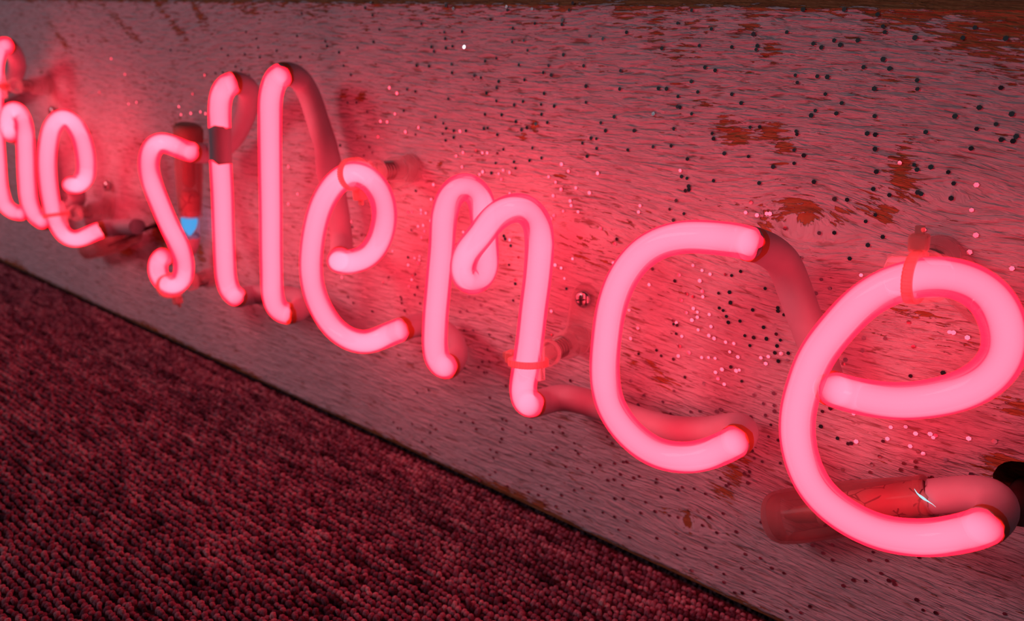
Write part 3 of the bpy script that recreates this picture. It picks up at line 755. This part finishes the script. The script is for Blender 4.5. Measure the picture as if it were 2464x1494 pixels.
# ------------------------------------------------------------------ electrode boots and cables
def boot(label, pts, radii, h_flat, group='electrode boots', sides=24):
    root = thing('electrode_boot', label, 'electrode boot', tuple(at(*pts[0])), group)
    q = np.array([at(*p) for p in pts]) / MM
    Lq = np.concatenate([[0], np.cumsum(np.linalg.norm(np.diff(q, axis=0), axis=1))])
    s = np.linspace(0, Lq[-1], 30)
    Q = np.stack([np.interp(s, Lq, q[:, d]) for d in range(3)], 1); rr = np.interp(s, Lq, radii)
    V, F = sweep(Q, rr, sides, caps=(True, False)); V[:, 1] = np.minimum(V[:, 1], -0.0004)
    mesh('sleeve', V, F, M_BOOT, root)
    V, F = sweep(Q[2:], rr[2:] - 1.0, sides, caps=(True, False)); V[:, 1] = np.minimum(V[:, 1], -0.0012)
    mesh('inner_wall', V, F, M_BOOT, root)
    V, F = sweep(Q[-2:], rr[-2:] + 0.35, sides, caps=(False, False)); V[:, 1] = np.minimum(V[:, 1], -0.0003)
    mesh('mouth_ring', V, F, M_BOOT, root)
    return root, Q, rr
b1, Q1, r1 = boot('clear reddish electrode boot lying under the big last e', [(1848, 1246, 9), (1853, 1246, 9), (1872, 1245, 9.3), (1910, 1241, 9.5), (2060, 1220, 10), (2235, 1196, 11)], [5.0, 7.2, 8.6, 9.0, 8.4, 6.3], 0)
V, F = sweep(np.array([at(2010, 1228, 10), at(1960, 1234, 10), at(1915, 1240, 9.5), at(1890, 1243, 9.3)]) / MM, np.array([3.2, 3.3, 2.6, 0.8]), 14)
mesh('electrode_tip', V, F, M_ELEC, b1)
b2, Q2, r2 = boot('upright clear electrode boot with brown cap behind the letter s', [(453, 300, 12), (453, 306, 12), (453, 320, 12.3), (454, 400, 13), (456, 470, 13), (457, 520, 13)], [5.2, 6.7, 7.3, 7.4, 6.8, 6.2], 0)
V, F = sweep(np.array([at(453, 297, 12), at(453, 301, 12), at(453, 310, 12.2), at(453.3, 340, 12.4)]) / MM, np.array([4.6, 6.6, 7.7, 7.7]), 20)
V[:, 1] = np.minimum(V[:, 1], -0.0004); o = mesh('cap', V, F, M_CAP, b2); o['label'] = 'brown end cap'
V, F = sweep(np.array([at(454, 365, 13), at(454.5, 400, 13), at(455, 440, 13), at(455, 452, 13)]) / MM, np.array([2.6, 3.4, 3.6, 1.5]), 14)
mesh('electrode_tip', V, F, M_ELEC, b2)
V, F = sweep(np.array([at(456, 460, 13), at(456, 475, 13), at(457, 512, 13), at(457, 516, 13)]) / MM, np.array([4.0, 5.3, 5.4, 5.3]), 18)
mesh('filler', V, F, M_CRACK, b2)
b3, Q3, r3 = boot('clear reddish electrode boot under the left e of the farther word', [(205, 603, 9), (212, 601, 9), (240, 592, 9.5), (280, 580, 10), (318, 563, 11)], [4.5, 6.6, 7.4, 7.2, 6.0], 0)
def cable(name, label, pts, r, cat='cable', group=None):
    q = np.array([at(*p) for p in pts]) / MM
    t = np.linspace(0, len(q) - 1, 40)
    Q = np.stack([np.interp(t, np.arange(len(q)), q[:, d]) for d in range(3)], 1)
    k = np.ones(7) / 7
    Q[3:-3] = np.stack([np.convolve(Q[:, d], k, 'valid') for d in range(3)], 1)
    V, F = sweep(Q, r, 10); o = mesh(name, V, F, M_WIRE); tag(o, label, cat, group); return o
cable('electrode_cable', 'thin dark cable from the left boot into the small hole in the board', [(262, 590, 8), (290, 580, 8), (320, 566, 7), (350, 550, 5), (372, 543, 2), (383, 543, -4), (386, 542, -12)], 1.35)
cable('electrode_cable', 'dark cable entering the round hole at the right edge of the board', [(2440, 1260, 6), (2446, 1230, 5), (2447, 1200, 2), (2452, 1180, -4), (2462, 1166, -14)], 2.6)

# ------------------------------------------------------------------ glitter stuck on the paint
GL = [  # (origin x, origin y, zoom, positions) for dull flakes and, second, for shiny ones
 (1400, 0, 2.316, "508,6 612,57 534,129 722,161 249,180 117,216 42,200 446,269 655,254 956,190 978,255 971,276 836,262 1142,179 1233,52 1462,52 1648,80 1678,146 1688,179 1290,243 1335,264 1406,225 1440,250 1538,225 1856,210 2123,210 2190,153 2362,214 686,375 743,392 610,454 646,513 10,367 216,394 23,480 211,496 427,492 472,495 536,538 533,594 547,598 23,570 398,634 612,634 180,651 106,684 132,728 292,728 512,717 51,770 81,773 3,797 82,827 256,835 397,818 498,813 29,871 588,886 726,744 734,773 794,855 836,525 888,574 938,709 991,707 1190,419 1201,460 1312,425 1368,429 1357,524 1448,574 1301,616 1278,643 1418,632 1194,731 1199,748 1183,836 1237,866 1183,910 928,872 1066,929 988,1020 734,1007 1293,1013 556,984 586,994 595,1038 597,1057 577,1063 525,1118 489,1166 569,1191 510,1227 941,1126 1679,330 1570,374 1868,447 1870,496 1630,494 1632,647 1590,744 1635,750 1634,830 1916,736 2079,648 2215,599 2335,489 2395,635 2308,692 2200,718 2421,760 2403,786 2337,778 2169,827 1852,919 1868,945 1945,931 1641,957 2042,959 2072,1022 1624,1053 1714,1087 1872,1072 1891,1081 2058,1105 1408,1109 1478,1113 1636,1198 1582,1234 1133,1272 1323,1299 1407,1297 1677,1320 1594,1366 1493,1441 1217,1437 105,1273 195,1333 183,1358 1030,1190",
  "1715,382 1772,908 2196,1310 88,965 548,950 42,1074 324,1146 316,1181 913,1184 976,1199 1048,1191 2199,1030 2172,1170 2160,1405 1904,1280 175,1464"),
 (700, 0, 3.08, "592,20 550,58 80,100 605,113 655,218 45,267 253,305 611,311 267,342 356,388 493,353 68,422 390,486 443,556 967,177 1150,42 1204,63 1137,238 1268,234 1143,287 1041,348 1060,381 1149,356 1197,343 1284,348 1597,48 1604,75 1787,66 1808,174 1645,210 1480,144 1640,310 1726,302 1753,373 2012,148 2008,182 2062,74 2088,22 2019,406 1190,475 931,487 1023,490 1194,539 1439,453 1522,432 1360,560 1408,576 1540,604 1525,650 1525,668 1689,481 1910,486 1870,538 1930,557 1731,592 1450,690 1523,749 1167,733 860,662 922,678 835,821 564,828 1070,868 1129,915 1438,848 1562,852 1655,778 1720,752 1733,740 1854,775 1876,693 1951,787 1945,803 1857,848 1667,902 1900,908 1814,918 1749,947 1709,963 1430,953 1458,950 1529,999 1206,970 1297,970 1150,953 1123,992 1206,1019 1146,1041 923,997 603,957 549,1013 646,1013 580,1092 603,1130 364,1078 1258,1087 1371,1112 1419,1133 1529,1138 1574,1107 1789,1097 1768,1190 1653,1200 1857,1171 1664,1247 1517,1209 1421,1273 1398,1293 1486,1283 1560,1327 1056,1368 925,1415 2056,1268",
  "421,760 485,760 730,650 786,691 771,844 664,899 714,903 945,945 849,977 1253,972 1450,962 541,1154 1275,1130 1225,1155 1455,1133 1268,1237 1573,1261 1540,1287 1620,1278 2005,1217 1910,1310 1961,1350 2002,1403 1944,1450 1622,1435"),
 (1380, 480, 2.134, "405,357 613,338 542,387 520,418 513,430 779,385 812,390 858,369 580,484 614,499 553,517 661,471 745,481 801,476 984,457 806,529 748,557 768,570 580,580 785,600 795,631 855,624 920,567 511,622 528,632 514,640 531,645 527,689 556,702 1049,556 1050,572 1080,592 976,656 1041,691 1062,722 991,715 925,709 880,699 906,750 1045,752 1034,787 1052,830 1103,789 544,753 592,786 426,774 450,803 538,803 334,793 513,820 658,811 693,811 572,912 292,930 742,919 668,946 808,860 864,933 948,958 926,1003 1028,995 516,983 362,1006 458,1038 332,1054 498,1100 602,1090 648,1087 733,1088 755,1078 975,1048 1031,1058 1032,1087 986,1108 910,1117 1273,411 1317,457 1244,482 1319,1072 1278,1088 1270,1165 1002,1217 938,1220 1051,1236 920,1290 928,1327 969,1345 1062,1354 877,1407 904,1397 899,1419 895,1455 797,1459 754,1428 784,1469 1014,1157",
  "660,364 701,383 648,417 664,499 388,437 204,326 330,659 285,568 293,713 615,559 636,578 636,604 608,619 697,590 706,652 640,669 695,698 722,713 781,732 823,739 802,782 844,808 727,815 729,887 762,872 835,879 851,875 774,948 962,812 1000,806 987,842 1067,791 1097,825"),
 (1840, 520, 2.989, "1035,763 1069,938 703,969 1329,833 1283,1127 1049,1149 581,1033 566,1063 473,1382 416,1404 728,38 741,209 613,305 408,456 469,520 368,556 97,660", "713,876 866,880 1357,837 1458,873 640,1420 693,424 1470,257 1778,376 1521,136"),
 (1820, 960, 3.396, "56,38 147,54 147,100 605,76 540,102 74,132 104,213 125,210 525,224 98,308 178,336 663,321 750,365 775,362 1035,345 1071,324 1098,230 1220,226 1257,385 1466,298 1006,471 942,534 1203,526 1301,512 1303,556 1179,578 929,597 705,577 1545,497 1757,615 1410,650 1435,642 1945,347 47,509 196,524 775,669 1321,430", "794,121 815,347 1301,282 1420,285 1445,314 1363,446 1735,322"),
 (800, 1000, 2.24, "914,18 935,27 691,33 756,37 773,72 915,72 1042,50 1066,62 1068,87 1037,92 1221,59 1186,88 1240,92 910,124 902,143 849,182 882,197 1066,208 1206,170 1186,185 1302,148 1307,157 1309,188 1323,204 1480,113 1484,126 1507,147 530,51 556,72 525,91 369,71 350,66 428,45 328,36 1073,294 1255,275 1318,285 1413,279 1440,266 1398,304 1519,257 1566,250 1585,249 1550,316 1516,344 1482,348 1562,374 1622,335 1653,327 1746,342 1741,360 1124,377 1156,394 1345,391 1302,401 1390,446 1232,428 1108,427 1055,412 942,380 846,319 875,304 794,350 1520,447 1564,448 1686,466 1770,437 1862,398 1884,385 1948,393 2009,421 2091,334 2138,366 2122,377 2221,313 2249,303 2241,326 2239,362 1737,516 1660,524 1814,538 1861,548 1993,591 2028,547 2104,527 1456,522 1357,513 1274,516 1204,487 1143,478 1519,545 1585,566 1541,615 1600,655 1747,660 1897,716 2010,712 1857,750 2070,630 2175,625 2311,575 2223,746 2305,768 2068,815 2204,823 2108,853 2110,865 2108,898 2366,821 2432,848 2166,953 2209,956 2270,947 1932,835 531,167 523,205 716,239 866,228 482,140", ""),
 (1500, 1150, 2.556, "1162,414 1284,410 1227,462 1285,504 1512,506 1619,507 1536,455 1818,488 910,553 985,582 1414,628 1489,631 1584,586 1632,630 1660,634 1667,653 1352,662 1003,817 1090,828 1026,857 1147,789 1803,748 1843,812 1921,829 2344,835 1402,18 745,467 842,491 726,555 799,697", ""),
 (960, 380, 2.263, "440,90 455,76 503,82 527,28 558,115 635,55 632,30 923,72 894,289 1098,384 91,181 70,293 120,284 48,296 312,466 571,425 578,441 608,478 650,541 599,582 634,663 633,685 912,712 622,776 69,663 73,640 85,745 100,704 55,698 115,792 31,832 13,772 49,541 85,545 110,555 355,938 491,961 482,1042 608,972 492,1108 453,1110 354,1141 433,1137 464,1167 478,1167 356,1221 493,1305 582,1241 933,1212 796,886 831,964 356,1388 324,1374 690,1455 97,1278 160,1263 850,583",
  "345,49 568,68 543,86 601,82 885,35 1082,82 815,103 853,132 883,171 1038,188 963,163 840,206 932,234 937,259 975,293 829,330 843,313 175,225 146,300 140,311 139,399 123,433 350,403 603,446 945,549 883,599 901,656 1166,572 377,757 410,767 444,801 369,833 332,838 497,821 829,834 404,938 112,535 132,367"),
 (0, 0, 3.52, "2083,270 2187,404 2343,430 2200,486 2073,460 1930,470 1938,490 2170,328 1875,412 1995,565 2043,595 2110,640 1886,612 1824,620 1446,424", "747,349 942,497 1058,629 1631,796 1515,903 1533,970 1616,960 1698,948 1686,962 1741,963 1156,866 1090,880 842,780 515,545 1733,637"),
 (600, 140, 2.02, "576,262 561,382 627,380 808,370 598,460 787,836 820,817 770,967 772,1005 820,996 790,1078 803,1140 806,1050 735,1160 740,1190 650,1090 676,1065 598,1230 505,1190 480,1160 500,820 545,860 790,745 835,755 880,790", "717,171 476,215 519,214 708,270 637,306 670,308 757,357 822,339 556,474 190,527 235,660 190,708 494,795 696,938 855,752 850,840 837,870 827,962 450,1065 167,370"),
]
def glitter():
    m, nt, out = mat_new('glitter_foil')
    b = N(nt, 'ShaderNodeBsdfPrincipled'); b.inputs['Metallic'].default_value = 1.0; b.inputs['Roughness'].default_value = 0.10
    oi = N(nt, 'ShaderNodeObjectInfo')
    L(nt, ramp(nt, oi.outputs['Random'], [(0.0, (0.78, 0.74, 0.82)), (0.5, (0.85, 0.85, 0.88)), (1.0, (0.70, 0.80, 0.86))]), b.inputs['Base Color'])
    L(nt, b.outputs[0], out.inputs[0])
    pts = []
    for ox, oy, z, dull, shiny in GL:
        for k, s in enumerate((dull, shiny)):
            for t in s.split():
                x, y = map(float, t.split(',')); x = ox + x / z; y = oy + y / z
                if any(abs(x - a) < 6 and abs(y - b_) < 6 for a, b_, _ in pts): continue
                pts.append((x, y, k))
    tubes = np.concatenate([q_sil, q_the]) * MM
    def flake():
        V = []; r = 0.68 * MM; t = 0.05 * MM
        for z in (0.0, t):
            for k in range(6): a = math.pi / 3 * k; V.append((r * math.cos(a), r * math.sin(a), z))
        return V, [(0, 1, 2, 3, 4, 5)[::-1], (6, 7, 8, 9, 10, 11)] + [(k, (k + 1) % 6, 6 + (k + 1) % 6, 6 + k) for k in range(6)]
    fv, ff = flake(); fv = np.array(fv)
    items = []
    for x, y, shiny in pts:
        c = at(x, y, 0.35)
        if c[2] < 0.002 or c[2] > BZ1 - 0.001: continue
        nrm = np.array([0, -1.0, 0]) + RNG.normal(size=3) * np.array([0.045, 0, 0.045])
        if shiny:                                    # flake lies so that it catches a tube
            v = CAMP - c; dist = np.linalg.norm(v); v /= dist
            best = None
            for q in tubes[::6]:
                l = q - c; l /= np.linalg.norm(l)
                hv = v + l; hv /= np.linalg.norm(hv)
                d = -hv[1]
                if best is None or d > best[0]: best = (d, hv)
            if best[0] > 0.90: nrm = best[1]
        nrm /= np.linalg.norm(nrm)
        zax = Vector(nrm); rot = zax.to_track_quat('Z', 'Y') @ Quaternion((0, 0, 1), random.uniform(0, 1.05))
        items.append((np.linalg.norm(c - CAMP), c, rot, random.uniform(0.84, 1.14)))
    items.sort(key=lambda t: t[0])
    me = bpy.data.meshes.new('glitter_flake'); me.from_pydata([tuple(v) for v in fv], [], ff); me.update(); me.materials.append(m)
    inv = board.matrix_basis.inverted()
    for d, c, rot, s in items[:300]:
        o = bpy.data.objects.new('glitter_flake', me); COL.objects.link(o)
        o.parent = board; o.matrix_parent_inverse = inv
        o.location = c; o.rotation_mode = 'QUATERNION'; o.rotation_quaternion = rot; o.scale = (s, s, s)
    VV, FF = [], []
    for d, c, rot, s in items[300:]:
        b0 = len(VV); R3 = np.array(rot.to_matrix())
        VV += (fv * s @ R3.T + c).tolist(); FF += [tuple(b0 + i for i in f) for f in ff]
    o = mesh('glitter', VV, FF, m, board, smooth=False); o['kind'] = 'stuff'; o['label'] = 'scattered glitter farther along the board'
    print('flakes', len(items))
glitter()
